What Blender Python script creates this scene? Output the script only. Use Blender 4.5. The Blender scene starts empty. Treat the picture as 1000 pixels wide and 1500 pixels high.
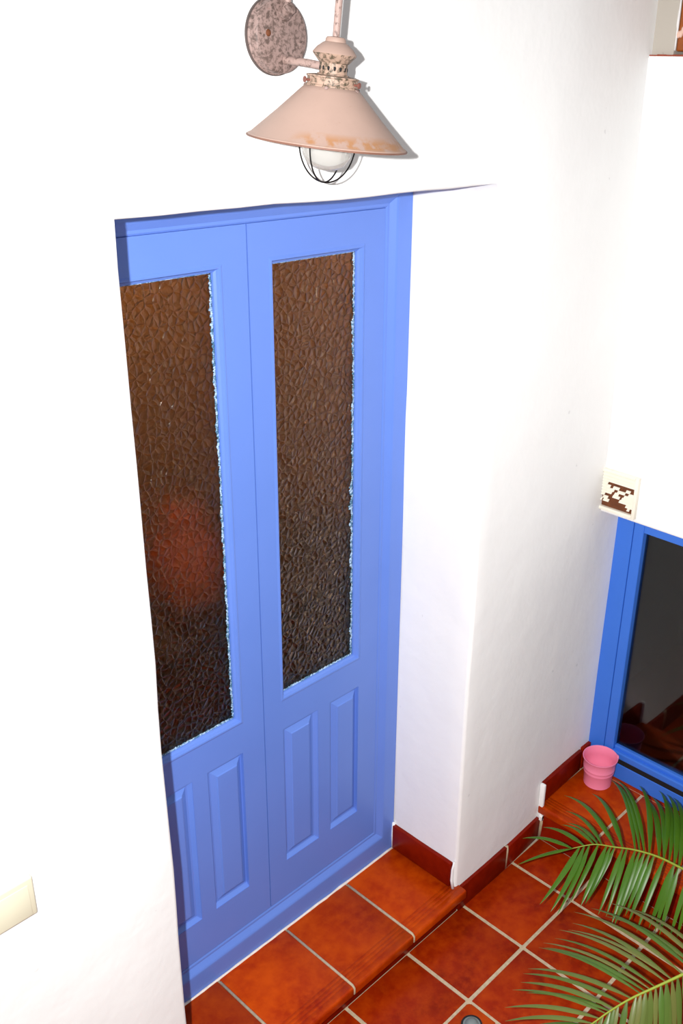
import bpy, bmesh, math, random, json
from mathutils import Vector, Matrix, noise
random.seed(7)
S = bpy.context.scene
C = S.collection
# ---------------------------------------------------------------- camera
CAM = Vector((-1.8151, -1.361, 2.2729))
cam_d = bpy.data.cameras.new('camera'); cam = bpy.data.objects.new('camera', cam_d); C.objects.link(cam)
r = Vector((0.6789972, -0.73368965, 0.02573527)); u = Vector((0.28546706, 0.29615868, 0.91148154)); d = Vector((0.67636629, 0.61154684, -0.41053514))
M = Matrix(((r.x, u.x, -d.x, CAM.x), (r.y, u.y, -d.y, CAM.y), (r.z, u.z, -d.z, CAM.z), (0, 0, 0, 1)))
cam.matrix_world = M
cam_d.sensor_fit = 'VERTICAL'; cam_d.sensor_height = 36.0
cam_d.lens = 1436.45 / 1500 * 36.0
cam_d.shift_x = -(581.29 - 500) / 1500; cam_d.shift_y = (748.6 - 750) / 1500
cam_d.clip_start = 0.02
S.camera = cam
# ---------------------------------------------------------------- world, lights, exposure
S.view_settings.view_transform = 'Standard'; S.view_settings.look = 'None'
S.view_settings.gamma = 1.0; S.view_settings.use_curve_mapping = False
S.view_settings.exposure = 0.0
W = bpy.data.worlds.new('world'); S.world = W; W.use_nodes = True
W.node_tree.nodes['Background'].inputs[0].default_value = (0.93, 0.96, 1.0, 1)
W.node_tree.nodes['Background'].inputs[1].default_value = 0.30
fl = bpy.data.lights.new('camera_flash', 'SPOT'); fl.spot_size = math.radians(124); fl.spot_blend = 1.0; fl.energy = 348.0; fl.shadow_soft_size = 0.012
fl.color = (1.0, 0.985, 0.97)
flo = bpy.data.objects.new('camera_flash', fl); C.objects.link(flo); flo.location = (-1.887, -1.288, 2.300)
flo.rotation_euler = (Vector((0.36, 0.10, 0.62)) - flo.location).to_track_quat('-Z', 'Y').to_euler()
il = bpy.data.lights.new('indoor_fill_light', 'POINT'); il.energy = 22.0; il.shadow_soft_size = 0.12; il.color = (1.0, 0.72, 0.42)  # unseen warm fill, added to brighten the room behind the door glass
ilo = bpy.data.objects.new('indoor_fill_light', il); C.objects.link(ilo); ilo.location = (-0.35, 1.12, 2.30)

# ---------------------------------------------------------------- helpers
D = 0.256; L = 0.965; H = 2.05; T = 0.255; FZ = -0.099; PZ = 0.042
XB = 0.64; XW = 0.752
def link(o, parent=None):
    C.objects.link(o)
    if parent: o.parent = parent
    return o
def obj(name, bm, mat, parent=None, kind=None, smooth=False):
    me = bpy.data.meshes.new(name)
    bmesh.ops.recalc_face_normals(bm, faces=bm.faces)
    bm.to_mesh(me); bm.free()
    if smooth is True:
        for f in me.polygons: f.use_smooth = True
    elif smooth:
        for f in me.polygons: f.use_smooth = True
        me.set_sharp_from_angle(angle=math.radians(smooth))
    me.materials.append(mat)
    o = link(bpy.data.objects.new(name, me), parent)
    if kind: o['kind'] = kind
    return o
def tag(o, label, cat, group=None):
    o['label'] = label; o['category'] = cat
    if group: o['group'] = group
    return o
def empty(name, loc=(0, 0, 0), parent=None):
    o = bpy.data.objects.new(name, None); o.empty_display_size = 0.05; o.location = loc
    return link(o, parent)
def box(bm, x0, x1, y0, y1, z0, z1, bev=0.0, seg=2):
    v = [bm.verts.new((x, y, z)) for x in (x0, x1) for y in (y0, y1) for z in (z0, z1)]
    fs = [bm.faces.new([v[i] for i in q]) for q in ((0, 1, 3, 2), (4, 6, 7, 5), (0, 4, 5, 1), (2, 3, 7, 6), (0, 2, 6, 4), (1, 5, 7, 3))]
    if bev:
        es = set(e for f in fs for e in f.edges)
        bmesh.ops.bevel(bm, geom=list(es), offset=bev, segments=seg, affect='EDGES', profile=0.5)
    return v
def lathe(bm, prof, n=48, close=False, mat=None):
    rings = []
    for (rr, z) in prof:
        if rr < 1e-6: rings.append([bm.verts.new((0, 0, z))])
        else: rings.append([bm.verts.new((rr * math.cos(2 * math.pi * i / n), rr * math.sin(2 * math.pi * i / n), z)) for i in range(n)])
    for a, b in zip(rings, rings[1:]):
        for i in range(n):
            j = (i + 1) % n
            if len(a) == 1 and len(b) == 1: continue
            if len(a) == 1: bm.faces.new((a[0], b[i], b[j]))
            elif len(b) == 1: bm.faces.new((a[i], a[j], b[0]))
            else: bm.faces.new((a[i], a[j], b[j], b[i]))
    return rings
def tube(bm, pts, rad, n=10, caps=True):
    pts = [Vector(p) for p in pts]; rings = []
    ref = None
    for i, p in enumerate(pts):
        t = (pts[min(i + 1, len(pts) - 1)] - pts[max(i - 1, 0)]).normalized()
        if ref is None:
            ref = Vector((0, 0, 1)) if abs(t.z) < .9 else Vector((1, 0, 0))
        a = t.cross(ref).normalized(); b = a.cross(t).normalized(); ref = b
        rr = rad(i / (len(pts) - 1)) if callable(rad) else rad
        rings.append([bm.verts.new(p + a * rr * math.cos(2 * math.pi * k / n) + b * rr * math.sin(2 * math.pi * k / n)) for k in range(n)])
    for q, w in zip(rings, rings[1:]):
        for k in range(n):
            bm.faces.new((q[k], q[(k + 1) % n], w[(k + 1) % n], w[k]))
    if caps: bm.faces.new(rings[0]); bm.faces.new(rings[-1][::-1])
def smoothpath(pts, n=8):
    P = [Vector(p) for p in pts]; out = []
    for i in range(len(P) - 1):
        p0 = P[max(i - 1, 0)]; p1 = P[i]; p2 = P[i + 1]; p3 = P[min(i + 2, len(P) - 1)]
        for k in range(n):
            t = k / n
            out.append(0.5 * ((2 * p1) + (p2 - p0) * t + (2 * p0 - 5 * p1 + 4 * p2 - p3) * t * t + (3 * p1 - p0 - 3 * p2 + p3) * t ** 3))
    out.append(P[-1]); return out
def ss(a, b, x):
    t = max(0.0, min(1.0, (x - a) / (b - a))); return t * t * (3 - 2 * t)

# ---------------------------------------------------------------- materials
class NM:
    def __init__(s, name):
        s.m = bpy.data.materials.new(name); s.m.use_nodes = True; s.t = s.m.node_tree; s.n = s.t.nodes; s.l = s.t.links
        s.b = s.n['Principled BSDF']; s.out = s.n['Material Output']
    def node(s, t, **k):
        o = s.n.new(t)
        for a, b in k.items():
            if hasattr(o, a): setattr(o, a, b)
            else: o.inputs[a.replace('_', ' ')].default_value = b
        return o
    def coord(s, scale=None):
        tc = s.node('ShaderNodeTexCoord')
        if scale is None: return tc.outputs['Object']
        mp = s.node('ShaderNodeMapping'); mp.inputs['Scale'].default_value = scale
        s.l.new(tc.outputs['Object'], mp.inputs[0]); return mp.outputs[0]
    def noise(s, scale, detail=4, rough=.55, co=None, dist=0.0):
        t = s.node('ShaderNodeTexNoise'); t.inputs['Scale'].default_value = scale; t.inputs['Detail'].default_value = detail
        t.inputs['Roughness'].default_value = rough; t.inputs['Distortion'].default_value = dist
        s.l.new(co or s.coord(), t.inputs['Vector']); return t.outputs['Fac']
    def ramp(s, fac, stops):
        r_ = s.node('ShaderNodeValToRGB'); e = r_.color_ramp.elements
        while len(e) < len(stops): e.new(.5)
        for q, (p, c) in zip(e, stops): q.position = p; q.color = (*c, 1) if len(c) == 3 else c
        s.l.new(fac, r_.inputs[0]); return r_.outputs[0]
    def mix(s, fac, a, b, mode='MIX'):
        x = s.node('ShaderNodeMix', data_type='RGBA', blend_type=mode)
        for i, v in ((0, fac), (6, a), (7, b)):
            if isinstance(v, (int, float)): x.inputs[i].default_value = v
            elif isinstance(v, tuple): x.inputs[i].default_value = (*v, 1)
            else: s.l.new(v, x.inputs[i])
        return x.outputs[2]
    def bump(s, h, strength=.3, dist=.002, normal=None):
        b = s.node('ShaderNodeBump'); b.inputs['Strength'].default_value = strength; b.inputs['Distance'].default_value = dist
        s.l.new(h, b.inputs['Height'])
        if normal: s.l.new(normal, b.inputs['Normal'])
        return b.outputs[0]
    def set(s, **k):
        for a, v in k.items():
            i = s.b.inputs[a.replace('_', ' ')]
            if isinstance(v, (int, float)): i.default_value = v
            elif isinstance(v, tuple): i.default_value = (*v, 1)
            else: s.l.new(v, i)
        return s.m
def lin(r_, g, b):
    f = lambda c: (c / 255 / 12.92) if c / 255 <= .04045 else ((c / 255 + .055) / 1.055) ** 2.4
    return (f(r_), f(g), f(b))

def m_plaster(name, col):
    s = NM(name)
    n1 = s.noise(3.0, 5); n2 = s.noise(55, 4); n3 = s.noise(9, 3)
    c = s.mix(s.ramp(n1, [(.35, (0, 0, 0)), (.75, (1, 1, 1))]), col, tuple(x * .965 for x in col))
    spots = s.ramp(s.noise(38, 2, .4), [(.0, (0, 0, 0)), (.77, (0, 0, 0)), (.80, (1, 1, 1))])
    c = s.mix(spots, c, tuple(x * .85 for x in col))
    nb = s.bump(n3, .5, .006); nb = s.bump(n2, .25, .0015, nb)
    return s.set(Base_Color=c, Roughness=.85, Normal=nb)
MW = m_plaster('white_plaster', (.87, .872, .865))
def m_blue(name, a, b, rough=.38):
    s = NM(name); n = s.noise(6, 4); n2 = s.noise(120, 3, co=s.coord((1, 1, .15)))
    c = s.mix(n, a, b)
    return s.set(Base_Color=c, Roughness=rough, Normal=s.bump(n2, .12, .0006))
MB = m_blue('door_blue_paint', (.105, .208, .62), (.122, .232, .67))
MB2 = m_blue('window_blue_paint', (.035, .16, .66), (.045, .185, .72), .42)
def m_tile(name, dark, mid, light, rough=.36):
    s = NM(name)
    oi = s.node('ShaderNodeObjectInfo'); tc = s.node('ShaderNodeTexCoord')
    add = s.node('ShaderNodeVectorMath', operation='ADD'); s.l.new(tc.outputs['Object'], add.inputs[0])
    mul = s.node('ShaderNodeVectorMath', operation='MULTIPLY'); mul.inputs[1].default_value = (37, 91, 13)
    cmb = s.node('ShaderNodeCombineXYZ')
    for i in range(3): s.l.new(oi.outputs['Random'], cmb.inputs[i])
    s.l.new(cmb.outputs[0], mul.inputs[0]); s.l.new(mul.outputs[0], add.inputs[1])
    co = add.outputs[0]
    n = s.noise(7, 5, .6, co); n2 = s.noise(32, 5, .6, co); n3 = s.noise(160, 3, .5, co)
    c = s.ramp(n, [(.28, dark), (.5, mid), (.74, light)])
    c = s.mix(s.ramp(n2, [(.4, (0, 0, 0)), (.85, (1, 1, 1))]), c, light)
    v = s.node('ShaderNodeMapRange'); v.inputs['To Min'].default_value = .8; v.inputs['To Max'].default_value = 1.15
    s.l.new(oi.outputs['Random'], v.inputs['Value'])
    c = s.mix(1.0, c, v.outputs[0], 'MULTIPLY')
    nb = s.bump(n2, .15, .001); nb = s.bump(n3, .12, .0004, nb)
    return s.set(Base_Color=c, Roughness=rough, Normal=nb, Specular_IOR_Level=.12)
MT = m_tile('terracotta_floor', (.16, .007, .0005), (.28, .016, .0005), (.42, .045, .001))
MTS = m_tile('terracotta_stair', (.25, .013, .0005), (.36, .030, .0005), (.50, .062, .001))
MTK = m_tile('terracotta_skirting', (.13, .004, .0005), (.18, .006, .0008), (.26, .012, .001), .32)
def m_simple(name, col, rough=.5, metal=0.0, var=.15, sc=20, **k):
    s = NM(name); n = s.noise(sc, 4)
    return s.set(Base_Color=s.mix(n, tuple(x * (1 - var) for x in col), tuple(min(1, x * (1 + var)) for x in col)), Roughness=rough, Metallic=metal, Normal=s.bump(n, .1, .001), **k)
MG = m_simple('grout', (.50, .40, .26), .9, var=.35, sc=90)
MGL = m_simple('white_grout', (.78, .70, .62), .85, var=.2, sc=60)
MDK = m_simple('black_gap', (.004, .004, .005), .8)
MPINK = m_simple('pink_paint', (.96, .27, .42), .35, var=.05)
MCREAM = m_simple('cream_plastic', (.66, .63, .48), .35, var=.03)
MVENT = m_simple('white_plastic', (.86, .82, .70), .4, var=.08)
MRUST = m_simple('rusty_brown', (.13, .035, .008), .8, var=.6, sc=60)
MSTEEL = m_simple('grey_steel', (.22, .26, .25), .6, .3)
MLEAF = None
# pebbled amber glass: tinted, partly clear, partly refracting
def m_pebble():
    s = NM('pebbled_glass')
    co = s.coord((1, 1, .92))
    nz = s.node('ShaderNodeTexNoise'); nz.inputs['Scale'].default_value = 26; nz.inputs['Detail'].default_value = 2; s.l.new(co, nz.inputs['Vector'])
    off = s.node('ShaderNodeVectorMath', operation='MULTIPLY_ADD'); off.inputs[1].default_value = (.016, .016, .016)
    s.l.new(nz.outputs['Color'], off.inputs[0]); s.l.new(co, off.inputs[2])
    v = s.node('ShaderNodeTexVoronoi', feature='DISTANCE_TO_EDGE'); v.inputs['Scale'].default_value = 60; s.l.new(off.outputs[0], v.inputs['Vector'])
    h = s.ramp(v.outputs['Distance'], [(0, (1, 1, 1)), (.12, (.55, .55, .55)), (.45, (0, 0, 0))])
    nb = s.bump(h, .85, .0030); nb = s.bump(s.noise(60, 3), .45, .004, nb)
    s.n.remove(s.b)
    rf = s.node('ShaderNodeBsdfRefraction'); rf.inputs['IOR'].default_value = 1.16; rf.inputs['Roughness'].default_value = .42; rf.inputs['Color'].default_value = (.85, .74, .60, 1)
    tr = s.node('ShaderNodeBsdfTransparent'); tr.inputs['Color'].default_value = (.5, .45, .4, 1)
    gl = s.node('ShaderNodeBsdfGlossy'); gl.inputs['Roughness'].default_value = .20; gl.inputs['Color'].default_value = (1, .9, .78, 1)
    fr = s.node('ShaderNodeFresnel'); fr.inputs['IOR'].default_value = 1.33
    for q in (rf, gl, fr): s.l.new(nb, q.inputs['Normal'])
    m1 = s.node('ShaderNodeMixShader'); m1.inputs[0].default_value = .12
    s.l.new(rf.outputs[0], m1.inputs[1]); s.l.new(tr.outputs[0], m1.inputs[2])
    m2 = s.node('ShaderNodeMixShader'); s.l.new(fr.outputs[0], m2.inputs[0]); s.l.new(m1.outputs[0], m2.inputs[1]); s.l.new(gl.outputs[0], m2.inputs[2])
    s.l.new(m2.outputs[0], s.out.inputs[0]); return s.m
MPEB = m_pebble()
def m_clear():
    s = NM('clear_window_glass'); s.n.remove(s.b)
    tr = s.node('ShaderNodeBsdfTransparent'); tr.inputs['Color'].default_value = (.62, .62, .60, 1)
    gl = s.node('ShaderNodeBsdfGlossy'); gl.inputs['Roughness'].default_value = .03
    fr = s.node('ShaderNodeFresnel'); fr.inputs['IOR'].default_value = 1.5
    m2 = s.node('ShaderNodeMixShader'); s.l.new(fr.outputs[0], m2.inputs[0]); s.l.new(tr.outputs[0], m2.inputs[1]); s.l.new(gl.outputs[0], m2.inputs[2])
    s.l.new(m2.outputs[0], s.out.inputs[0]); return s.m
MCLR = m_clear()
def m_lamp(name, base, dirt, amount, rust=False):
    s = NM(name)
    n = s.noise(130, 6, .7, dist=.4); n2 = s.noise(14, 4, .6)
    c = s.mix(s.ramp(n, [(amount, (0, 0, 0)), (amount + .12, (1, 1, 1))]), base, dirt)
    c = s.mix(s.ramp(n2, [(.45, (0, 0, 0)), (.7, (.35, .35, .35))]), c, tuple(x * .8 for x in base))
    if rust:
        g = s.node('ShaderNodeSeparateXYZ'); s.l.new(s.coord(), g.inputs[0])
        def mr(o, a, c_, x0=0.0, x1=1.0):
            q = s.node('ShaderNodeMapRange'); q.inputs['From Min'].default_value = a; q.inputs['From Max'].default_value = c_
            q.inputs['To Min'].default_value = x0; q.inputs['To Max'].default_value = x1; s.l.new(o, q.inputs['Value']); return q.outputs[0]
        band = s.mix(1.0, mr(g.outputs['Z'], .001, .005), mr(g.outputs['Z'], .022, .012), 'MULTIPLY')
        blot = s.ramp(s.noise(42, 4, .6), [(.40, (0, 0, 0)), (.52, (1, 1, 1))])
        f = s.mix(1.0, band, blot, 'MULTIPLY')
        side = mr(g.outputs['Y'], -.035, -.065)
        f = s.mix(1.0, f, side, 'MULTIPLY')
        c = s.mix(f, c, (.34, .17, .08))
    return s.set(Base_Color=c, Roughness=.6, Normal=s.bump(n, .3, .0006))
MLP = m_lamp('peach_enamel', (.36, .245, .20), (.30, .18, .13), .64, True)
MLD = m_lamp('weathered_pink_metal', (.27, .185, .165), (.085, .055, .045), .46)
MLF = m_lamp('blackened_pink_metal', (.36, .24, .18), (.06, .045, .025), .46)
MLPIPE = m_lamp('pink_pipe_metal', (.36, .25, .22), (.10, .06, .05), .52)
MWIRE = m_simple('black_wire', (.012, .010, .010), .4, .6)
def m_globe():
    s = NM('milky_globe_glass')
    return s.set(Base_Color=(.93, .92, .88), Roughness=.12, Transmission_Weight=.75, IOR=1.2, Alpha=.8)
MGLOBE = m_globe()
def m_leaf(name, a, b, c3):
    s = NM(name); oi = s.node('ShaderNodeObjectInfo')
    n = s.noise(9, 3)
    c = s.mix(n, a, b); c = s.mix(oi.outputs['Random'], c, c3)
    n2 = s.noise(25, 2)
    return s.set(Base_Color=c, Roughness=.36, Normal=s.bump(n2, .2, .001), Specular_IOR_Level=.35)
MLEAF = m_leaf('palm_leaf_green', (.030, .105, .004), (.085, .19, .008), (.05, .14, .006))
MLEAFD = m_leaf('palm_leaf_dull', (.040, .095, .012), (.085, .16, .02), (.14, .15, .035))
MRACH = m_simple('palm_stalk', (.26, .33, .03), .45)
MWOOD = m_simple('orange_brown_wood', (.30, .075, .010), .35, var=.5, sc=30)
MROOM = m_simple('indoor_tan_wall', (.42, .26, .13), .8)
MDWOOD = m_simple('dark_indoor_wood', (.010, .005, .003), .6, var=.4)
MBEIGE = m_plaster('beige_plaster', (.50, .46, .40))  # beige, darker than the white walls
# ================================================================ STRUCTURE
# wall with the door: front face, rounded opening edge, reveals and soffit
def ya(x, z):
    w = ss(.15, .7, x) * (.018 + .022 * ss(1.1, 2.3, z))
    n = noise.noise(Vector((x * 1.7, 3.1, z * 1.3))) * .0035 + noise.noise(Vector((x * 7, 9.1, z * 6))) * .0010
    return w + n * min(1, .3 + abs(x + L * .5)) 
def build_back_wall():
    bm = bmesh.new(); rr = .010
    xs = [-3.4, -2.8, -2.3] + [-1.9 + i * .08 for i in range(11)] + [-L - rr] + [-L + .08 * i for i in range(1, 12)] + [rr] + [.05 + i * .06 for i in range(12)] + [.80]
    zs = [FZ] + [-.05 + i * .1 for i in range(20)] + [1.98, H + rr] + [2.1 + i * .1 for i in range(12)]
    zs = sorted(set(round(z, 4) for z in zs)); xs = sorted(set(round(x, 4) for x in xs))
    def wob(k, t): return noise.noise(Vector((k * 5.3, t * 3.5, .7))) * .005 + noise.noise(Vector((k * 2.3, t * 22, 4.7))) * .0016
    V = {}
    for i, x in enumerate(xs):
        for j, z in enumerate(zs):
            X, Z = x, z
            if abs(z - (H + rr)) < 1e-4 and -L - rr - 1e-3 <= x <= rr + 1e-3: Z += wob(3, x)
            if abs(x - rr) < 1e-4 and z < H + rr + 1e-3: X += wob(1, z)
            if abs(x + L + rr) < 1e-4 and z < H + rr + 1e-3: X += wob(2, z) 
            V[i, j] = bm.verts.new((X, ya(x, z), Z))
    for i in range(len(xs) - 1):
        for j in range(len(zs) - 1):
            if xs[i] >= -L - rr - 1e-4 and xs[i + 1] <= rr + 1e-4 and zs[j + 1] <= H + rr + 1e-4: continue
            bm.faces.new((V[i, j], V[i + 1, j], V[i + 1, j + 1], V[i, j + 1]))
    # opening edge path
    iL = xs.index(round(-L - rr, 4)); iR = xs.index(round(rr, 4)); jT = zs.index(round(H + rr, 4))
    path = [(iL, j) for j in range(jT + 1)] + [(i, jT) for i in range(iL + 1, iR)] + [(iR, j) for j in range(jT, -1, -1)]
    prev = [V[k] for k in path]
    for (o, y) in ((rr * .70, rr * .08), (rr * .3, rr * .3), (rr * .08, rr * .7), (0, rr), (0, .06), (0, .12), (0, .18), (0, .36)):
        cur = []
        for k, pv in zip(path, [V[k] for k in path]):
            x, z = pv.co.x, pv.co.z; m = rr - o
            if k[0] == iL: x += m
            if k[0] == iR: x -= m
            if k[1] == jT: z -= m
            y_ = y + ya(xs[k[0]], zs[k[1]]) * (1 if y < .02 else 0)
            w = noise.noise(Vector((x * 3 + 7, y * 9, z * 3))) * .0025 if .02 < y < .3 else 0
            cur.append(bm.verts.new((x + (w if k[0] in (iL, iR) else 0), y_, z + (w if k[1] == jT else 0))))
        for a in range(len(path) - 1):
            bm.faces.new((prev[a], prev[a + 1], cur[a + 1], cur[a]))
        prev = cur
    # back skin and outer edges so the wall has thickness
    for (x0, x1, z0, z1) in ((-3.4, -L, FZ, 3.2), (0, .80, FZ, 3.2), (-L, 0, H, 3.2)):
        v = [bm.verts.new(q) for q in ((x0, .36, z0), (x1, .36, z0), (x1, .36, z1), (x0, .36, z1))]; bm.faces.new(v)
    for (x0, x1) in ((-3.4, .80),):
        v = [bm.verts.new(q) for q in ((x0, .0, 3.2), (x1, .03, 3.2), (x1, .36, 3.2), (x0, .36, 3.2))]; bm.faces.new(v)
    return obj('wall_back', bm, MW, kind='structure', smooth=True)
build_back_wall()

# right wall: stands proud above the window, set back lower down, with a niche high up
bm = bmesh.new()
box(bm, XB, 1.0, -1.75, .34, 1.055, 2.322, .006)
box(bm, XB, 1.0, -1.75, .34, 2.85, 3.2, .006)
box(bm, XB, 1.0, -1.75, -1.02, FZ, 1.06)
box(bm, XB, 1.0, -1.75, -.55, 2.31, 2.86)
obj('wall_right', bm, MW, kind='structure')
# floor with its tiles
bm = bmesh.new(); box(bm, -3.4, 1.0, -3.2, .0, FZ - .06, FZ - .003); fo = obj('floor', bm, MG, kind='structure')
GX, GY = .0430, -.2345; g = .0055
tmesh = {}
def tile(name, sx, sy, th, cx, cy, top, parent, mat, bev=.003):
    key = (name, round(sx, 3), round(sy, 3), round(th, 3))
    if key not in tmesh:
        b = bmesh.new(); box(b, -sx / 2, sx / 2, -sy / 2, sy / 2, -th, 0, bev, 2)
        o = obj(name, b, mat, parent, smooth=35); tmesh[key] = o.data
    else: o = link(bpy.data.objects.new(name, tmesh[key]), parent)
    o.location = (cx, cy, top); return o
for i in range(-7, 2):
    for j in range(-7, 1):
        x0 = GX + i * T; x1 = x0 + T; y1 = GY + (j + 1) * T; y0 = GY + j * T
        x0 += g; x1 -= g; y0 += g; y1 -= g
        if j == 0:
            y1 = -.012 + .006
            if i < 0: y1 = -.004
        if x0 > .43: continue
        if x1 > .452: x1 = .452
        if x1 - x0 < .02: continue
        k = tile('floor_tile', x1 - x0, y1 - y0, .012, (x0 + x1) / 2, (y0 + y1) / 2, FZ + random.uniform(-.0006, .0006), fo, MT)
        k.rotation_euler = (random.uniform(-.0015, .0015), random.uniform(-.0015, .0015), 0)
# door step with bull-nosed grooved tiles
bm = bmesh.new(); box(bm, -L - .01, .004, .004, .40, FZ, -.010); st = obj('step_1', bm, MG, kind='structure')
NOSE = .033
def nose_profile(depth):     # (y, z) from the back edge over the top, around the nose and back below
    p = [(depth, 0)]
    gy = [.052, .040, .028, .016]
    for q in gy:
        yy = q - NOSE + .008
        p += [(yy + .0016, 0), (yy + .0007, -.0006), (yy - .0007, -.0006), (yy - .0016, 0)]
    for a in range(7):
        t = math.pi / 2 * a / 6
        p.append((-NOSE + .009 - .009 * math.sin(t), -.009 + .009 * math.cos(t)))
    for a in range(5):
        t = math.pi / 2 * a / 4
        p.append((-NOSE + .008 - .008 * math.cos(t), -.026 - .008 * math.sin(t)))
    p += [(.0, -.034), (.002, -.012), (depth, -.012)]
    return p
def stair_tile(w, cx, top, depth, parent, rot=0, loc=None, label=None):
    b = bmesh.new(); prof = nose_profile(depth); ri = []
    for (x, s_) in ((-w / 2, .0015), (-w / 2 + .0015, 0), (w / 2 - .0015, 0), (w / 2, .0015)):
        cy_ = sum(q[0] for q in prof) / len(prof)
        ri.append([b.verts.new((x, y + (s_ if y < 0 else 0), z - (s_ if z > -.005 else 0))) for (y, z) in prof])
    n = len(prof)
    for a, c in zip(ri, ri[1:]):
        for k in range(n): b.faces.new((a[k], a[(k + 1) % n], c[(k + 1) % n], c[k]))
    b.faces.new(ri[0]); b.faces.new(ri[-1])
    o = obj('stair_tile', b, MTS, parent, smooth=50); o.location = loc or (cx, 0, top); o.rotation_euler.z = rot
    return o
ex = [.0235, -.218, -.461, -.704, -.947]
for a, b_ in zip(ex, ex[1:]):
    w = a - b_ - .008
    stair_tile(w, (a + b_) / 2, random.uniform(-.0005, .0005), D - .007, st)
bm = bmesh.new(); box(bm, -.955, .012, -.004, .006, FZ, -.034, .001)
obj('riser_tile', bm, MTK, st, smooth=30)
bm = bmesh.new()   # grout rolled over the nose joints
for x in ex[1:-1]:
    pr = [(yy, zz) for (yy, zz) in nose_profile(D - .012) if True]
    path = [(x, D - .014, -.0022), (x, 0, -.0022), (x, -NOSE + .011, -.0028), (x, -NOSE + .0045, -.008), (x, -NOSE + .0035, -.026), (x, -NOSE + .010, -.032)]
    tube(bm, path, .0044, 6)
obj('grout_line', bm, MG, st, kind='stuff', smooth=True)
# mortar line below the door sill
bm = bmesh.new()
pts = [(-L + .002 + i * .03, D - .0035 + noise.noise(Vector((i * .7, 0, 0))) * .002, -.001) for i in range(33)]
tube(bm, pts, lambda t: .0042 + .0018 * noise.noise(Vector((t * 30, 1, 1))), 8)
obj('trim_1', bm, MGL, kind='structure', smooth=True)

# landing below the blue window
bm = bmesh.new(); box(bm, .458, XW + .1, -1.6, .017, FZ, PZ - .003); la = obj('step_2', bm, MG, kind='structure')
yj = [.012, -.218, -.478, -.738, -.998, -1.258]
for a, b_ in zip(yj, yj[1:]):
    w = a - b_ - .010
    o = stair_tile(w, 0, 0, .255, la, rot=-math.pi / 2, loc=(.476, (a + b_) / 2, PZ))
bm = bmesh.new(); box(bm, .736, .80, -1.5, .015, PZ - .012, PZ - .001, .001); obj('edge_tile', bm, MT, la)
bm = bmesh.new(); box(bm, .452, .462, -1.5, .008, FZ, PZ - .034, .001); obj('riser_tile', bm, MTK, la)

# skirting tiles
bb = empty('baseboard_back'); bb['kind'] = 'structure'
def skirt(x0, x1, z0, z1, y0=None, ylean=0):
    b = bmesh.new(); vs = box(b, x0, x1, -.011, .012, z0, z1, .0025, 2)
    for v in b.verts: v.co.y += ss(.15, .7, v.co.x) * .018
    return obj('skirting_tile', b, MTK, bb, smooth=35)
skirt(.0145, .256, FZ + .001, -.006); skirt(.264, .449, FZ + .001, -.010)
skirt(.457, .695, PZ + .001, .128); skirt(.701, XW, PZ + .001, .132)
b = bmesh.new()
tube(b, [(.260, -.004, FZ + .002), (.260, -.006, -.02), (.260, -.003, -.006)], .0055, 8)
tube(b, [(.4535, -.002, FZ + .002), (.4535, -.006, -.03), (.4535, -.004, PZ - .04)], .0065, 8)
obj('grout_line', b, MG, bb, kind='stuff', smooth=True)
b = bmesh.new()     # ragged plaster lip closing the end of the higher skirting
v0 = box(b, .4455, .4565, -.0085, .010, -.012, .129, .003, 2)
for k in range(9):
    box(b, .438 + random.uniform(0, .014), .446 + random.uniform(0, .014), -.013, .0, -.012 + random.uniform(-.006, .006), random.uniform(0, .008), .002, 1)
obj('plaster_edge', b, MW, bb, smooth=40)
br = empty('baseboard_right'); br['kind'] = 'structure'
b = bmesh.new(); box(b, -.011, .01, .014, D - .004, .001, .0915, .0025, 2)
obj('skirting_tile', b, MTK, br, smooth=35)
b = bmesh.new()     # plaster ridge sealing both ends of that skirting
tube(b, [(-.004, .004, -.002), (-.006, .009, .03), (-.005, .009, .07), (-.001, .006, .10)], lambda t: .0050 - .002 * t, 8)
tube(b, [(-.006, D - .004, .0), (-.006, D - .003, .05), (-.003, D - .002, .100)], .0055, 8)
obj('plaster_edge', b, MW, br, smooth=True)

# ================================================================ BLUE DOOR
door = empty('door_1', (0, 0, 0)); door['kind'] = 'structure'
XI0, XI1, ZI0, ZI1 = -.927, -.078, .095, 1.977; YL = .270
def ring_loft(bm, x0, x1, z0, z1, prof, closed=True):
    rs = [[bm.verts.new((x0 - o, y, z0 - o)), bm.verts.new((x1 + o, y, z0 - o)), bm.verts.new((x1 + o, y, z1 + o)), bm.verts.new((x0 - o, y, z1 + o))] for (o, y) in prof]
    rs = [[bm.verts.new(v.co) if 0 else v for v in r_] for r_ in rs]
    rng = range(len(rs)) if closed else range(len(rs) - 1)
    for a in rng:
        A, B = rs[a], rs[(a + 1) % len(rs)]
        for k in range(4): bm.faces.new((A[k], A[(k + 1) % 4], B[(k + 1) % 4], B[k]))
    return rs
b = bmesh.new()
ring_loft(b, XI0, XI1, ZI0, ZI1, [(0, .31), (0, .272), (.004, .2695), (.010, .2690), (.024, .2585), (.028, .2565), (.034, .2560), (.0765, .2560), (.0765, .31)])
for v in b.verts:
    if v.co.z < .02: v.co.z = -.003
obj('door_frame', b, MB, door)
def rail(bm, x0, x1, z0, z1, y0=YL, y1=YL + .035): box(bm, x0, x1, y0, y1, z0, z1)
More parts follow.
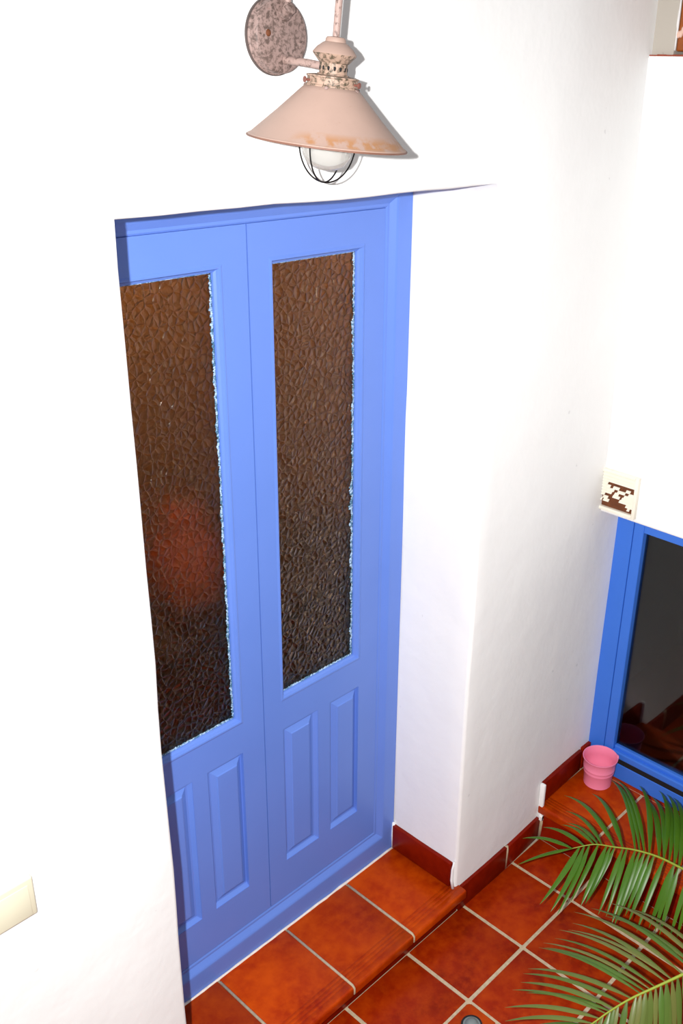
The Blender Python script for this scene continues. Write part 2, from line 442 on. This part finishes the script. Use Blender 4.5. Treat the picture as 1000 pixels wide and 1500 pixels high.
def leaf(x0, x1, gx0, gx1, panels, side):
    e = empty('door_leaf', (0, 0, 0), door)
    gz0, gz1 = .773, 1.897; pz0, pz1 = .228, .678
    b = bmesh.new()
    rail(b, x0, gx0, ZI0 + .004, ZI1 - .0006); rail(b, gx1, x1, ZI0 + .004, ZI1 - .0006)
    rail(b, gx0, gx1, gz1, ZI1 - .0006); rail(b, gx0, gx1, pz1, gz0); rail(b, gx0, gx1, ZI0 + .004, pz0)
    ps = sorted(panels)
    rail(b, ps[0][1], ps[1][0], pz0, pz1)
    if ps[0][0] > gx0 + .001: rail(b, gx0, ps[0][0], pz0, pz1)
    if ps[1][1] < gx1 - .001: rail(b, ps[1][1], gx1, pz0, pz1)
    o = obj('stile_and_rail', b, MB, e)
    for (a, c) in ps:
        b = bmesh.new()
        rs = ring_loft(b, a + .05, c - .05, pz0 + .05, pz1 - .05,
                       [(.0505, YL + .001), (.046, YL + .006), (.041, YL + .011), (.036, YL + .0115), (.021, YL + .0045), (.019, YL + .002), (.016, YL + .0017)], False)
        b.faces.new(rs[-1])
        obj('raised_panel', b, MB, e)
    b = bmesh.new(); ring_loft(b, gx0 + .012, gx1 - .012, gz0 + .012, gz1 - .012, [(.0, YL + .016), (.001, YL + .010), (.006, YL + .0065), (.0095, YL - .001), (.013, YL - .0015), (.0175, YL), (.0175, YL + .004), (.0, YL + .022)])
    obj('glazing_bead', b, MB, e)
    b = bmesh.new(); box(b, gx0 + .004, gx1 - .004, YL + .0165, YL + .0205, gz0 + .004, gz1 - .004)
    obj('glass_pane', b, MPEB, e)
    # lumpy strip imitating blue reflections along the far and bottom pane edges
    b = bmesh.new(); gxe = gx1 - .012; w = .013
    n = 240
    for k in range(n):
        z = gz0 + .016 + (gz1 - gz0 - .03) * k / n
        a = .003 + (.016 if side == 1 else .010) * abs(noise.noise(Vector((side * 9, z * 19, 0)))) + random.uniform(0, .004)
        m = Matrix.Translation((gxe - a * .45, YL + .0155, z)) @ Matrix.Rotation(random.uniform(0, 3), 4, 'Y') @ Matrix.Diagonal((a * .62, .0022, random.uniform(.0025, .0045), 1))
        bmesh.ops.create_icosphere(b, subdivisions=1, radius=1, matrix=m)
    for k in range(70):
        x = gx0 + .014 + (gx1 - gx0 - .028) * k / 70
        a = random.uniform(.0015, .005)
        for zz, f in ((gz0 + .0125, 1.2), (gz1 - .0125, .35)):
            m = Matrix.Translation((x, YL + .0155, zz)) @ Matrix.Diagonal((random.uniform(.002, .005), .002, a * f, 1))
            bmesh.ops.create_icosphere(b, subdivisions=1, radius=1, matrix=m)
    so = obj('edge_glint', b, MGLINT, e, kind='stuff', smooth=True); so['label'] = 'lumpy pale blue strip imitating reflections along the pane edge'
    return e
s_ = NM('pale_blue_glint'); MGLINT = s_.set(Base_Color=s_.mix(s_.ramp(s_.noise(150, 2), [(.42, (0, 0, 0)), (.6, (1, 1, 1))]), (.06, .16, .26), (.36, .52, .72)), Roughness=.15)  # edge reflections painted as pale and dark blue mottling
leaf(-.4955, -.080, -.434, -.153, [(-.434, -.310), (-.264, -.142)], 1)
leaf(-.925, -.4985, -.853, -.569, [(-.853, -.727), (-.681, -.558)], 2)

# ---- dim room behind the door
bm = bmesh.new()
box(bm, -1.75, .62, 1.35, 1.40, 0, 2.5); obj('wall_interior', bm, MROOM, kind='structure')
bm = bmesh.new(); box(bm, -1.80, -1.75, .37, 1.40, 0, 2.5); box(bm, .62, .64, .37, 1.40, 0, 2.5)
obj('wall_interior_side', bm, MROOM, kind='structure')
bm = bmesh.new(); box(bm, -1.8, .64, .37, 1.40, 2.5, 2.54); obj('ceiling_interior', bm, MROOM, kind='structure')
bm = bmesh.new(); box(bm, -1.8, .64, .41, 1.40, -.05, 0); obj('floor_interior', bm, MDWOOD, kind='structure')
cb = empty('added_cabinet', (-.45, .62, 0)); tag(cb, 'near-black furniture added indoors to darken the lower door panes', 'added_cabinet')  # invented furniture, placed so the lower panes go dark
b = bmesh.new(); box(b, -.62, .62, -.19, .19, .0, .93, .004); obj('body', b, MDWOOD, cb)
b = bmesh.new(); box(b, -.64, .64, -.21, .21, .93, .96, .004); obj('top', b, MDWOOD, cb)
for k in (-1, 1):
    b = bmesh.new(); box(b, k * .31 - .29, k * .31 + .29, -.205, -.19, .05, .90, .003); obj('door', b, MDWOOD, cb)
b = bmesh.new(); lathe(b, [(0, 0), (.05, 0), (.085, .05), (.10, .12), (.085, .19), (.045, .235), (.04, .26), (.05, .275), (.043, .27), (.035, .235), (0, .22)], 32)
vz = obj('vase', b, m_simple('orange_red_glaze', (.62, .13, .03), .6), smooth=True); vz.location = (-.50, .58, .96)
tag(vz, 'blurred orange-red vase indoors, seen through the left pane of pebbled glass', 'vase')

# ================================================================ BLUE WINDOW
win = empty('window_1'); win['kind'] = 'structure'
b = bmesh.new()
box(b, XW, XW + .05, -.040, .030, PZ, 1.056, .002); box(b, XW, XW + .05, -1.02, -.97, PZ, 1.056, .002)
box(b, XW, XW + .05, -.97, -.040, 1.012, 1.056, .002)
box(b, XW - .004, XW + .05, -.97, -.040, PZ, .104, .003)
obj('window_frame', b, MB2, win)
b = bmesh.new()
box(b, XW + .001, XW + .04, -.0765, -.0415, .124, 1.010, .003); box(b, XW + .001, XW + .04, -.968, -.93, .124, 1.010, .003)
box(b, XW + .001, XW + .04, -.93, -.0765, .975, 1.010, .003)
box(b, XW - .006, XW + .04, -.93, -.0765, .124, .150, .004); box(b, XW + .008, XW + .04, -.93, -.0765, .148, .163, .004)
obj('casement', b, MB2, win)
b = bmesh.new(); box(b, XW + .022, XW + .026, -.94, -.07, .15, .98); obj('glass_pane', b, MCLR, win)
b = bmesh.new(); box(b, XW - .003, XW + .04, -.968, -.0415, .104, .1265); obj('gap_shade', b, MDK, win)  # black filler strip, paints the shade of the open gap
# dark room behind
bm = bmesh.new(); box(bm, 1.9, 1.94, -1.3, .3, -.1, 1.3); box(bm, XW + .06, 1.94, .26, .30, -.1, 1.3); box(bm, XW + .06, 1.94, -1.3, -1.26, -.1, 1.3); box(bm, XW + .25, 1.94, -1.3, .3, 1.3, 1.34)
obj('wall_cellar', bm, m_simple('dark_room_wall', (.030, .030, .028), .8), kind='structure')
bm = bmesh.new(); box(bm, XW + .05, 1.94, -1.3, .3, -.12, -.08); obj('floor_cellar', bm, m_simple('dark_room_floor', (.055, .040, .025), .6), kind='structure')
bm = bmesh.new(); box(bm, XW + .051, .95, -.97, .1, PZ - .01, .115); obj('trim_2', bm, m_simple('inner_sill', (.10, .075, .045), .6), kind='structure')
wb = empty('wooden_chest', (1.22, -.55, -.08)); tag(wb, 'dark wooden chest indoors, dim behind the blue window glass', 'chest')
b = bmesh.new(); box(b, -.2, .2, -.35, .20, 0, .34, .004); obj('body', b, MDWOOD, wb)
b = bmesh.new(); box(b, -.21, .21, -.36, .21, .34, .37, .004); obj('lid', b, MDWOOD, wb)

# ================================================================ UPPER BROWN WINDOW in the niche
w2 = empty('window_2'); w2['kind'] = 'structure'
b = bmesh.new(); box(b, .655, .9, -.021, .10, 2.31, 2.86); obj('window_reveal', b, MBEIGE, w2)
b = bmesh.new(); box(b, .662, .74, -.10, -.022, 2.332, 2.85, .004); box(b, .672, .74, -.55, -.50, 2.335, 2.85, .004); box(b, .672, .74, -.50, -.10, 2.335, 2.375, .004)
obj('window_frame', b, MWOOD, w2)
b = bmesh.new(); box(b, .70, .72, -.50, -.10, 2.375, 2.85); obj('shutter_board', b, MWOOD, w2)
b = bmesh.new()
tube(b, [(.659, -.020, 2.334 + k * .03) for k in range(18)], lambda t: .0038 + .002 * noise.noise(Vector((t * 20, 3, 1))), 8)
obj('plaster_edge', b, MW, w2, smooth=True)
b = bmesh.new(); random.seed(3)
for k in range(26):
    y = .03 - k * .022; 
    box(b, XB + .002, XB + .05, y - .012, y + .010, 2.318, 2.3225 + random.uniform(0, .004), .001, 1)
obj('brick_edge', b, m_simple('red_brick', (.30, .06, .03), .9, var=.5, sc=60), w2)
b = bmesh.new()
for k in range(5):
    bmesh.ops.create_icosphere(b, subdivisions=2, radius=1, matrix=Matrix.Translation((.661, -.025 - k * .006, 2.366 + k * .006 + random.uniform(-.006, .006))) @ Matrix.Diagonal((.005, .006, .009, 1)))
obj('chipped_plaster', b, m_simple('pinkish_plaster', (.75, .5, .4), .9), w2, smooth=True)

# ================================================================ VENT GRILLE
vt = empty('vent_grille', (XB, -.034, 1.0690)); tag(vt, 'square white louvred vent with broken rust-stained slats above the blue window', 'vent')
b = bmesh.new(); VW = .138; VH = .132; yl = .070; yr = yl - VW
ys0, ys1 = yr, yl
box(b, -.015, -.0005, yl - .011, yl, 0, VH, .002); box(b, -.015, -.0005, yr, yr + .011, 0, VH, .002)
box(b, -.015, -.0005, yr + .011, yl - .011, VH - .010, VH, .002); box(b, -.015, -.0005, yr + .011, yl - .011, 0, .011, .002)
obj('vent_frame', b, MVENT, vt, smooth=30)
b = bmesh.new(); box(b, -.003, -.001, yr + .01, yl - .01, .01, VH - .009); obj('back_plate', b, MRUST, vt)
cov = [[(0, .04)], [(0, .02), (.85, .92)], [(0, .10), (.14, .30), (.80, 1)], [(0, .06), (.12, .26), (.60, 1)], [(0, .16), (.40, .60), (.66, 1)], [(0, .36), (.44, .56), (.72, 1)],
       [(0, .42), (.52, .74), (.84, 1)], [(0, .30), (.38, .56), (.76, .88)], [(0, .22)], [(0, 1)], [(0, 1)], [(0, 1)]]
nS = len(cov); pitch = (VH - .021) / nS; W_ = VW - .022
for k, segs in enumerate(cov):
    z = .011 + pitch * k
    for (a, c) in segs:
        b = bmesh.new()
        ya0 = (yl - .011) - a * W_; ya1 = (yl - .011) - c * W_
        v = [b.verts.new(q) for q in ((-.0135, ya0, z + .0006), (-.0135, ya1, z + .0006), (-.0065, ya1, z + pitch * .80), (-.0065, ya0, z + pitch * .80), (-.011, ya0, z), (-.011, ya1, z), (-.004, ya1, z + pitch * .74), (-.004, ya0, z + pitch * .74))]
        for q in ((0, 1, 2, 3), (4, 7, 6, 5), (0, 4, 5, 1), (2, 6, 7, 3), (0, 3, 7, 4), (1, 5, 6, 2)): b.faces.new([v[i] for i in q])
        obj('slat', b, MVENT, vt)

# ================================================================ LIGHT SWITCH
sw = empty('light_switch', (-1.305, ya(-1.305, .905), .905)); tag(sw, 'cream square light switch on the white wall left of the door', 'switch')
b = bmesh.new(); box(b, -.044, .044, -.010, .001, -.044, .044, .004, 3); obj('switch_plate', b, MCREAM, sw, smooth=40)
b = bmesh.new(); vv = box(b, -.033, .033, -.0145, -.008, -.037, .031, .002, 2)
for v in b.verts:
    if v.co.y < -.012: v.co.y += .003 * (v.co.z + .037) / .068
obj('rocker', b, MCREAM, sw, smooth=40)

# ================================================================ WALL LAMP
lamp = empty('wall_lamp', (-.645, ya(-.645, 2.317), 2.317)); tag(lamp, 'peach enamel cone wall lamp with caged glass globe above the blue door', 'lamp')
Rt = Matrix.Rotation(math.radians(90), 4, 'X')     # local z -> -y (out of the wall)
b = bmesh.new(); lathe(b, [(0, .0), (.0570, 0), (.0580, .003), (.0580, .007), (.0560, .009), (.0555, .020), (.054, .0225), (.050, .024), (0, .024)], 64); b.transform(Rt)
plate = obj('backplate', b, MLD, lamp, smooth=40)
b = bmesh.new(); lathe(b, [(0, -.002), (.0592, -.002), (.0595, .001), (.0595, .0045), (.0575, .0050), (0, .005)], 64); b.transform(Rt); obj('mounting_ring', b, m_simple('dark_iron', (.07, .05, .045), .6, var=.4), plate, smooth=40)
for (x, z, m) in ((-.030, .004, 'r'), (.038, -.012, 'm')):
    b = bmesh.new(); lathe(b, [(0, .0), (.0055, 0), (.0055, .003), (.003, .0055), (0, .006)], 16); b.transform(Matrix.Translation((x, -.021, z)) @ Rt)
    obj('screw', b, MRUST if m == 'r' else MLD, plate, smooth=50)
AX = Vector((-.6515, -.135, 2.1625))                                   # centre of the shade rim
axis_h = Vector((d.x, d.y, 0)).normalized()
TILT = Matrix.Rotation(math.radians(5.2), 4, axis_h)
def lp(mat_off=Matrix.Identity(4)): return Matrix.Translation(AX - Vector(lamp.location)) @ TILT @ mat_off @ Matrix.Scale(.98, 4)
def lpart(name, bm_, mat, smooth=40, parent=lamp):
    o = obj(name, bm_, mat, parent, smooth=smooth)
    o.matrix_local = lp() if parent is lamp else Matrix.Identity(4)
    return o
b = bmesh.new()
pr = [(.1285, .0), (.1300, -.0012), (.1312, .0004), (.1305, .0022), (.126, .0045), (.085, .043), (.050, .078), (.044, .0835), (.0400, .0845), (.0400, .0825), (.043, .081), (.049, .0765), (.084, .0412), (.125, .0025), (.1285, .0)]
lathe(b, pr, 96); shade = lpart('lamp_shade', b, MLP)
b = bmesh.new(); ringp = [(.1315 * math.cos(t * math.tau / 96), .1315 * math.sin(t * math.tau / 96), -.0004) for t in range(97)]
tube(b, ringp, .0016, 6, False); ro = lpart('rim_wire', b, m_simple('rusty_rim', (.16, .07, .045), .6, var=.5), 60, shade)
b = bmesh.new(); lathe(b, [(.030, .083), (.0425, .083), (.0430, .0845), (.0425, .086), (.0410, .087), (.0410, .097), (.0425, .098), (.0425, .100), (.034, .1015), (.030, .102), (.030, .083)], 48)
lpart('shade_holder', b, MLF)
b = bmesh.new(); lathe(b, [(.022, .101), (.0255, .101), (.0255, .1035), (.0225, .104), (.0225, .119), (.025, .121), (.030, .1265), (.0345, .1315), (.0350, .1325), (.0340, .1335), (.033, .1335)], 48)
neck = lpart('vented_neck', b, MLF)
b = bmesh.new()
for k in range(14):
    t = k * math.tau / 14
    bmesh.ops.create_icosphere(b, subdivisions=1, radius=1, matrix=Matrix.Rotation(t, 4, 'Z') @ Matrix.Translation((.0222, 0, .1115)) @ Matrix.Diagonal((.0012, .0024, .0042, 1)))
o = obj('vent_hole', b, MDK, neck, kind='stuff', smooth=True)
b = bmesh.new(); lathe(b, [(.0345, .1320), (.0352, .1332), (.0345, .1345), (.029, .1415), (.020, .1485), (.0165, .1500), (.0160, .1545), (.014, .157), (.007, .158), (0, .158)], 48)
lpart('finial_cap', b, MLP)
for ang in (165, 285, 45):
    t = math.radians(ang) 
    b = bmesh.new(); sc_ = Matrix.Rotation(t, 4, 'Z') @ Matrix.Rotation(math.radians(90), 4, 'Y')
    lathe(b, [(0, .039), (.0018, .039), (.0018, .049), (.0045, .049), (.0048, .050), (.0045, .051), (0, .0515)], 12)
    b.transform(Matrix.Translation((0, 0, .0915)) @ sc_); lpart('thumbscrew', b, m_simple('red_rust', (.16, .05, .035), .6))
for ang in (215, 290, 335, 120):
    t = math.radians(ang)
    b = bmesh.new(); bmesh.ops.create_icosphere(b, subdivisions=2, radius=.0040, matrix=Matrix.Translation((.044 * math.cos(t), .044 * math.sin(t), .0825))); lpart('rivet', b, MLD, 60)
tilt_up = (TILT @ Vector((0, 0, 1))).normalized(); base = Vector(lamp.location)
def onax(h): return AX + tilt_up * h - base
b = bmesh.new()
wall_pt = Vector((-.640, -.018, 2.283)) - base
tube(b, [wall_pt, wall_pt.lerp(onax(.112), .5), onax(.112) + Vector((0, .020, 0))], .0062, 14); obj('support_arm', b, MLPIPE, lamp, smooth=50)
b = bmesh.new(); top = onax(.155)
gp = smoothpath([Vector((.006, -.020, .034)), Vector((.006, -.030, .046)), Vector((.005, -.034, .075)), Vector((.004, -.050, .125)), Vector((.006, -.085, .160)), onax(.315) + Vector((-.002, .022, .004)), onax(.275), onax(.21), top], 7)
tube(b, gp, .0056, 14); obj('gooseneck_pipe', b, MLPIPE, lamp, smooth=50)
b = bmesh.new(); lathe(b, [(0, 0), (.013, 0), (.013, .004), (.0095, .006), (.0095, .013), (.011, .014), (.011, .019), (.007, .022), (0, .022)], 20)
b.transform(Matrix.Translation((.006, -.020, .033)) @ Matrix.Rotation(math.radians(60), 4, 'X')); obj('pipe_fitting', b, MLD, plate, smooth=45)
# globe and cage under the shade
b = bmesh.new(); gpf = [(.022, .040), (.026, .028), (.034, .016), (.040, .002), (.0415, -.010), (.039, -.022), (.032, -.034), (.020, -.041), (.008, -.0435), (0, -.044)]
lathe(b, [(q.x, q.y) for q in [Vector((a, c)) for (a, c) in gpf]], 40); lpart('glass_globe', b, MGLOBE, True)
b = bmesh.new(); lathe(b, [(0, .05), (.020, .05), (.026, .03), (.027, .012), (.020, -.004), (.010, -.010), (0, -.011)], 32); lpart('bulb', b, m_simple('bulb_white', (.75, .73, .66), .25, var=.03), True)
for kk in range(2):
    b = bmesh.new(); pts = []
    for a in range(33):
        t = math.pi * a / 32
        pts.append((.0475 * math.cos(t), 0, .010 - .073 * math.sin(t) ** .9))
    tube(b, pts, .0014, 6); b.transform(Matrix.Rotation(math.radians(-52 + 62 * kk), 4, 'Z')); lpart('cage_wire', b, MWIRE, 60)

# ================================================================ PINK BUCKET
bk = empty('bucket', (.686, -.069, PZ)); tag(bk, 'small pink metal bucket standing in the corner below the blue window', 'bucket')
b = bmesh.new()
lathe(b, [(0, .004), (.044, .004), (.0455, 0), (.047, .001), (.0468, .004), (.0500, .048), (.0520, .051), (.0528, .055), (.0518, .059), (.0524, .063), (.0540, .066), (.0542, .070), (.0532, .073), (.0560, .100), (.0585, .104), (.0600, .1065), (.0593, .109), (.0570, .1085), (.0550, .103), (.0525, .075), (.0535, .071), (.0512, .060), (.0515, .055), (.0490, .048), (.0455, .007), (0, .0065)], 64)
obj('pail', b, MPINK, bk, smooth=50)
for sgn in (1,):
    b = bmesh.new(); box(b, .056, .0625, -.006, .006, .097, .112, .0025, 2); b.transform(Matrix.Rotation(math.radians(-47 + (180 if sgn < 0 else 0)), 4, 'Z')); obj('handle_ear', b, MPINK, bk, smooth=40)

# ================================================================ FLOOR DRAIN
dr = empty('floor_drain', (-.269, -.2905, FZ + .001)); tag(dr, 'small orange drain tile with dark grey grate in the floor beside the step', 'drain')
b = bmesh.new()
vs = {}
N_ = 32
def sq(t, s_):
    c_, n_ = math.cos(t), math.sin(t); m_ = s_ / max(abs(c_), abs(n_)); return (c_ * m_, n_ * m_)
rows = []
for (kind_, s_, z_) in (('s', .0505, -.004), ('s', .0505, .002), ('s', .0490, .003), ('c', .030, .003), ('c', .028, .001), ('c', .001, .001)):
    rows.append([b.verts.new((*(sq((k + .5) * math.tau / N_, s_) if kind_ == 's' else (s_ * math.cos((k + .5) * math.tau / N_), s_ * math.sin((k + .5) * math.tau / N_))), z_)) for k in range(N_)])
for a_, c_ in zip(rows, rows[1:]):
    for k in range(N_): b.faces.new((a_[k], a_[(k + 1) % N_], c_[(k + 1) % N_], c_[k]))
obj('drain_tile', b, MTS, dr)
b = bmesh.new(); lathe(b, [(0, .0165), (.008, .016), (.016, .012), (.019, .006), (.024, .0050), (.0245, .004)], 32); obj('drain_cap', b, MSTEEL, dr, smooth=50)
b = bmesh.new(); lathe(b, [(.024, .0055), (.029, .0055), (.0295, .0042), (.024, .0042), (.024, .0055)], 32); obj('drain_ring', b, MDK, dr, smooth=40)

# ================================================================ PALM
palm = empty('potted_palm', (.42, -1.08, FZ)); tag(palm, 'green feather-leaved palm arching in from the right over the floor tiles', 'plant')
PB = Vector(palm.location)
b = bmesh.new(); lathe(b, [(0, .0), (.075, 0), (.08, .005), (.105, .17), (.115, .175), (.117, .2), (.108, .2), (.10, .17), (0, .16)], 40); obj('pot', b, m_simple('brown_pot', (.20, .07, .03), .6), palm, smooth=40)
b = bmesh.new(); tube(b, [(0, 0, .15), (.0, .01, .25), (0, .0, .34)], lambda t: .022 - .008 * t, 12); obj('stem', b, m_simple('palm_stem', (.18, .16, .05), .7), palm, smooth=True)
def leaflet(bm_, A, B, out, wid, droop):
    A = Vector(A); B = Vector(B); ch = B - A; n = 9
    P = (A + B) / 2 + out * ch.length * droop + Vector((0, 0, ch.length * .16))
    side = ch.cross(Vector((0, 0, 1))).normalized(); rows = []
    for k in range(n + 1):
        t = k / n; q = A * (1 - t) ** 2 + P * 2 * t * (1 - t) + B * t * t
        tg = ((P - A) * (1 - t) + (B - P) * t).normalized(); sd = tg.cross(Vector((0, 0, 1))).normalized()
        w = wid * min(1, (.22 + t * 3.2)) * (1 - t ** 2.6) ** .9 + .0002
        dn = Vector((0, 0, -1)) * w * .45
        rows.append([bm_.verts.new(q + sd * w + dn), bm_.verts.new(q), bm_.verts.new(q - sd * w + dn)])
    for a, c in zip(rows, rows[1:]):
        for k in range(2): bm_.faces.new((a[k], a[k + 1], c[k + 1], c[k]))
def frond(rach, groups, mat, ext, wid):
    pts = smoothpath([Vector(q) - PB for q in rach] + [Vector(q) - PB for q in ext], 5)
    b = bmesh.new(); tube(b, pts, lambda t: .0012 + .0026 * min(1, t * 1.6), 8); fr = obj('frond', b, MRACH, palm, smooth=True)
    for (lst, sgn, droop) in groups:
        for (A, B) in lst:
            A = Vector(A) - PB; B = Vector(B) - PB
            k = min(range(len(pts)), key=lambda i: (pts[i] - A).length); A = pts[k]
            tg = (pts[max(k - 1, 0)] - pts[min(k + 1, len(pts) - 1)]).normalized()   # towards the tip
            perp = (B - A) - tg * (B - A).dot(tg); perp = perp.normalized()
            b = bmesh.new(); leaflet(b, A, B, (perp * .6 * sgn + tg * (1 - sgn) * .2), wid * random.uniform(.85, 1.15), droop)
            obj('leaflet', b, mat, fr, smooth=True)
    return fr
FR={"f1u":[[[0.202,-0.274,0.2],[0.185,-0.106,0.142]],[[0.226,-0.288,0.207],[0.261,-0.128,0.15]],[[0.244,-0.315,0.215],[0.303,-0.167,0.158]],[[0.255,-0.342,0.223],[0.38,-0.132,0.142]],[[0.262,-0.372,0.23],[0.431,-0.092,0.15]],[[0.273,-0.398,0.237],[0.493,-0.155,0.158]],[[0.278,-0.428,0.245],[0.612,-0.152,0.142]],[[0.282,-0.451,0.251],[0.615,-0.165,0.15]],[[0.284,-0.473,0.256],[0.636,-0.244,0.158]],[[0.283,-0.497,0.262],[0.611,-0.276,0.142]],[[0.282,-0.522,0.268],[0.668,-0.3,0.15]],[[0.278,-0.545,0.273],[0.661,-0.33,0.158]],[[0.274,-0.567,0.278],[0.68,-0.346,0.142]],[[0.27,-0.593,0.284],[0.673,-0.385,0.15]],[[0.266,-0.619,0.29],[0.672,-0.42,0.158]]],"f1l":[[[0.202,-0.274,0.2],[0.12,-0.138,0.102]],[[0.219,-0.286,0.205],[0.034,-0.28,0.11]],[[0.228,-0.298,0.209],[0.026,-0.322,0.118]],[[0.238,-0.31,0.213],[0.04,-0.335,0.102]],[[0.247,-0.327,0.218],[0.102,-0.339,0.11]],[[0.256,-0.349,0.224],[0.103,-0.372,0.118]],[[0.261,-0.37,0.229],[0.148,-0.368,0.102]],[[0.265,-0.396,0.236],[0.119,-0.421,0.11]],[[0.268,-0.425,0.243],[0.106,-0.471,0.118]],[[0.27,-0.454,0.25],[0.155,-0.465,0.102]],[[0.269,-0.481,0.256],[0.153,-0.498,0.11]],[[0.266,-0.51,0.263],[0.135,-0.534,0.118]],[[0.263,-0.539,0.269],[0.184,-0.546,0.102]],[[0.257,-0.568,0.276],[0.171,-0.584,0.11]],[[0.254,-0.595,0.282],[0.177,-0.611,0.118]],[[0.25,-0.623,0.289],[0.208,-0.638,0.102]]],"f2u":[[[-0.073,-0.809,0.397],[0.072,-0.518,0.242]],[[-0.092,-0.798,0.39],[0.049,-0.478,0.25]],[[-0.112,-0.785,0.383],[-0.007,-0.459,0.258]],[[-0.136,-0.773,0.376],[-0.036,-0.426,0.242]],[[-0.155,-0.761,0.369],[-0.077,-0.448,0.25]],[[-0.17,-0.753,0.364],[-0.127,-0.439,0.258]],[[-0.185,-0.741,0.359],[-0.144,-0.439,0.242]],[[-0.2,-0.729,0.353],[-0.183,-0.43,0.25]],[[-0.219,-0.718,0.346],[-0.21,-0.434,0.258]],[[-0.241,-0.708,0.339],[-0.269,-0.445,0.242]],[[-0.263,-0.699,0.333],[-0.295,-0.449,0.25]],[[-0.285,-0.69,0.326],[-0.326,-0.463,0.258]],[[-0.303,-0.682,0.321],[-0.346,-0.454,0.242]],[[-0.321,-0.676,0.316],[-0.404,-0.474,0.25]],[[-0.339,-0.668,0.31],[-0.439,-0.5,0.258]],[[-0.358,-0.66,0.305],[-0.444,-0.517,0.242]],[[-0.375,-0.654,0.3],[-0.47,-0.545,0.25]]],"f2l":[[[-0.084,-0.807,0.394],[-0.111,-0.877,0.212]],[[-0.106,-0.793,0.387],[-0.148,-0.859,0.22]],[[-0.131,-0.778,0.379],[-0.187,-0.84,0.228]],[[-0.147,-0.769,0.373],[-0.189,-0.82,0.212]],[[-0.165,-0.759,0.367],[-0.217,-0.813,0.22]],[[-0.183,-0.746,0.36],[-0.248,-0.801,0.228]],[[-0.199,-0.735,0.355],[-0.256,-0.776,0.212]],[[-0.219,-0.726,0.349],[-0.289,-0.762,0.22]],[[-0.239,-0.716,0.342],[-0.314,-0.744,0.228]],[[-0.257,-0.706,0.336],[-0.325,-0.728,0.212]],[[-0.277,-0.697,0.33],[-0.349,-0.712,0.22]],[[-0.298,-0.687,0.324],[-0.379,-0.702,0.228]],[[-0.318,-0.681,0.318],[-0.39,-0.685,0.212]],[[-0.34,-0.67,0.311],[-0.413,-0.669,0.22]]],"r1":[[0.201,-0.27,0.199],[0.244,-0.315,0.215],[0.262,-0.372,0.23],[0.278,-0.428,0.245],[0.282,-0.499,0.263],[0.271,-0.577,0.28],[0.266,-0.619,0.29]],"r2":[[-0.387,-0.651,0.297],[-0.34,-0.67,0.311],[-0.295,-0.686,0.324],[-0.243,-0.709,0.339],[-0.192,-0.74,0.357],[-0.133,-0.775,0.377],[-0.073,-0.809,0.397]]}

random.seed(11)
for key in ('f1u', 'f1l', 'f2u', 'f2l'):     # leaflets in between, each a little lower and shorter
    src = FR[key]; extra = []
    for (A0, B0), (A1, B1) in zip(src, src[1:]):
        if random.random() < (.45 if key[1] == '2' else .6): continue
        Am = [(p + q) / 2 for p, q in zip(A0, A1)]; Bm = [(p + q) / 2 for p, q in zip(B0, B1)]
        k_ = random.uniform(.86, 1.0); Bm = [p + (q - p) * k_ for p, q in zip(Am, Bm)]; Bm[2] -= random.uniform(.0, .025)
        extra.append([Am, Bm])
    FR[key] = src + extra
frond(FR['r1'], [(FR['f1u'], 1, .18), (FR['f1l'], 1, .21)], MLEAF, [(.27, -.74, .33), (.33, -.92, .34), (.42, -1.08, .235)], .0082)
frond(FR['r2'], [(FR['f2u'], 1, .05), (FR['f2l'], 1, .04)], MLEAFD, [(.08, -.88, .43), (.25, -.98, .40), (.42, -1.08, .235)], .0066)
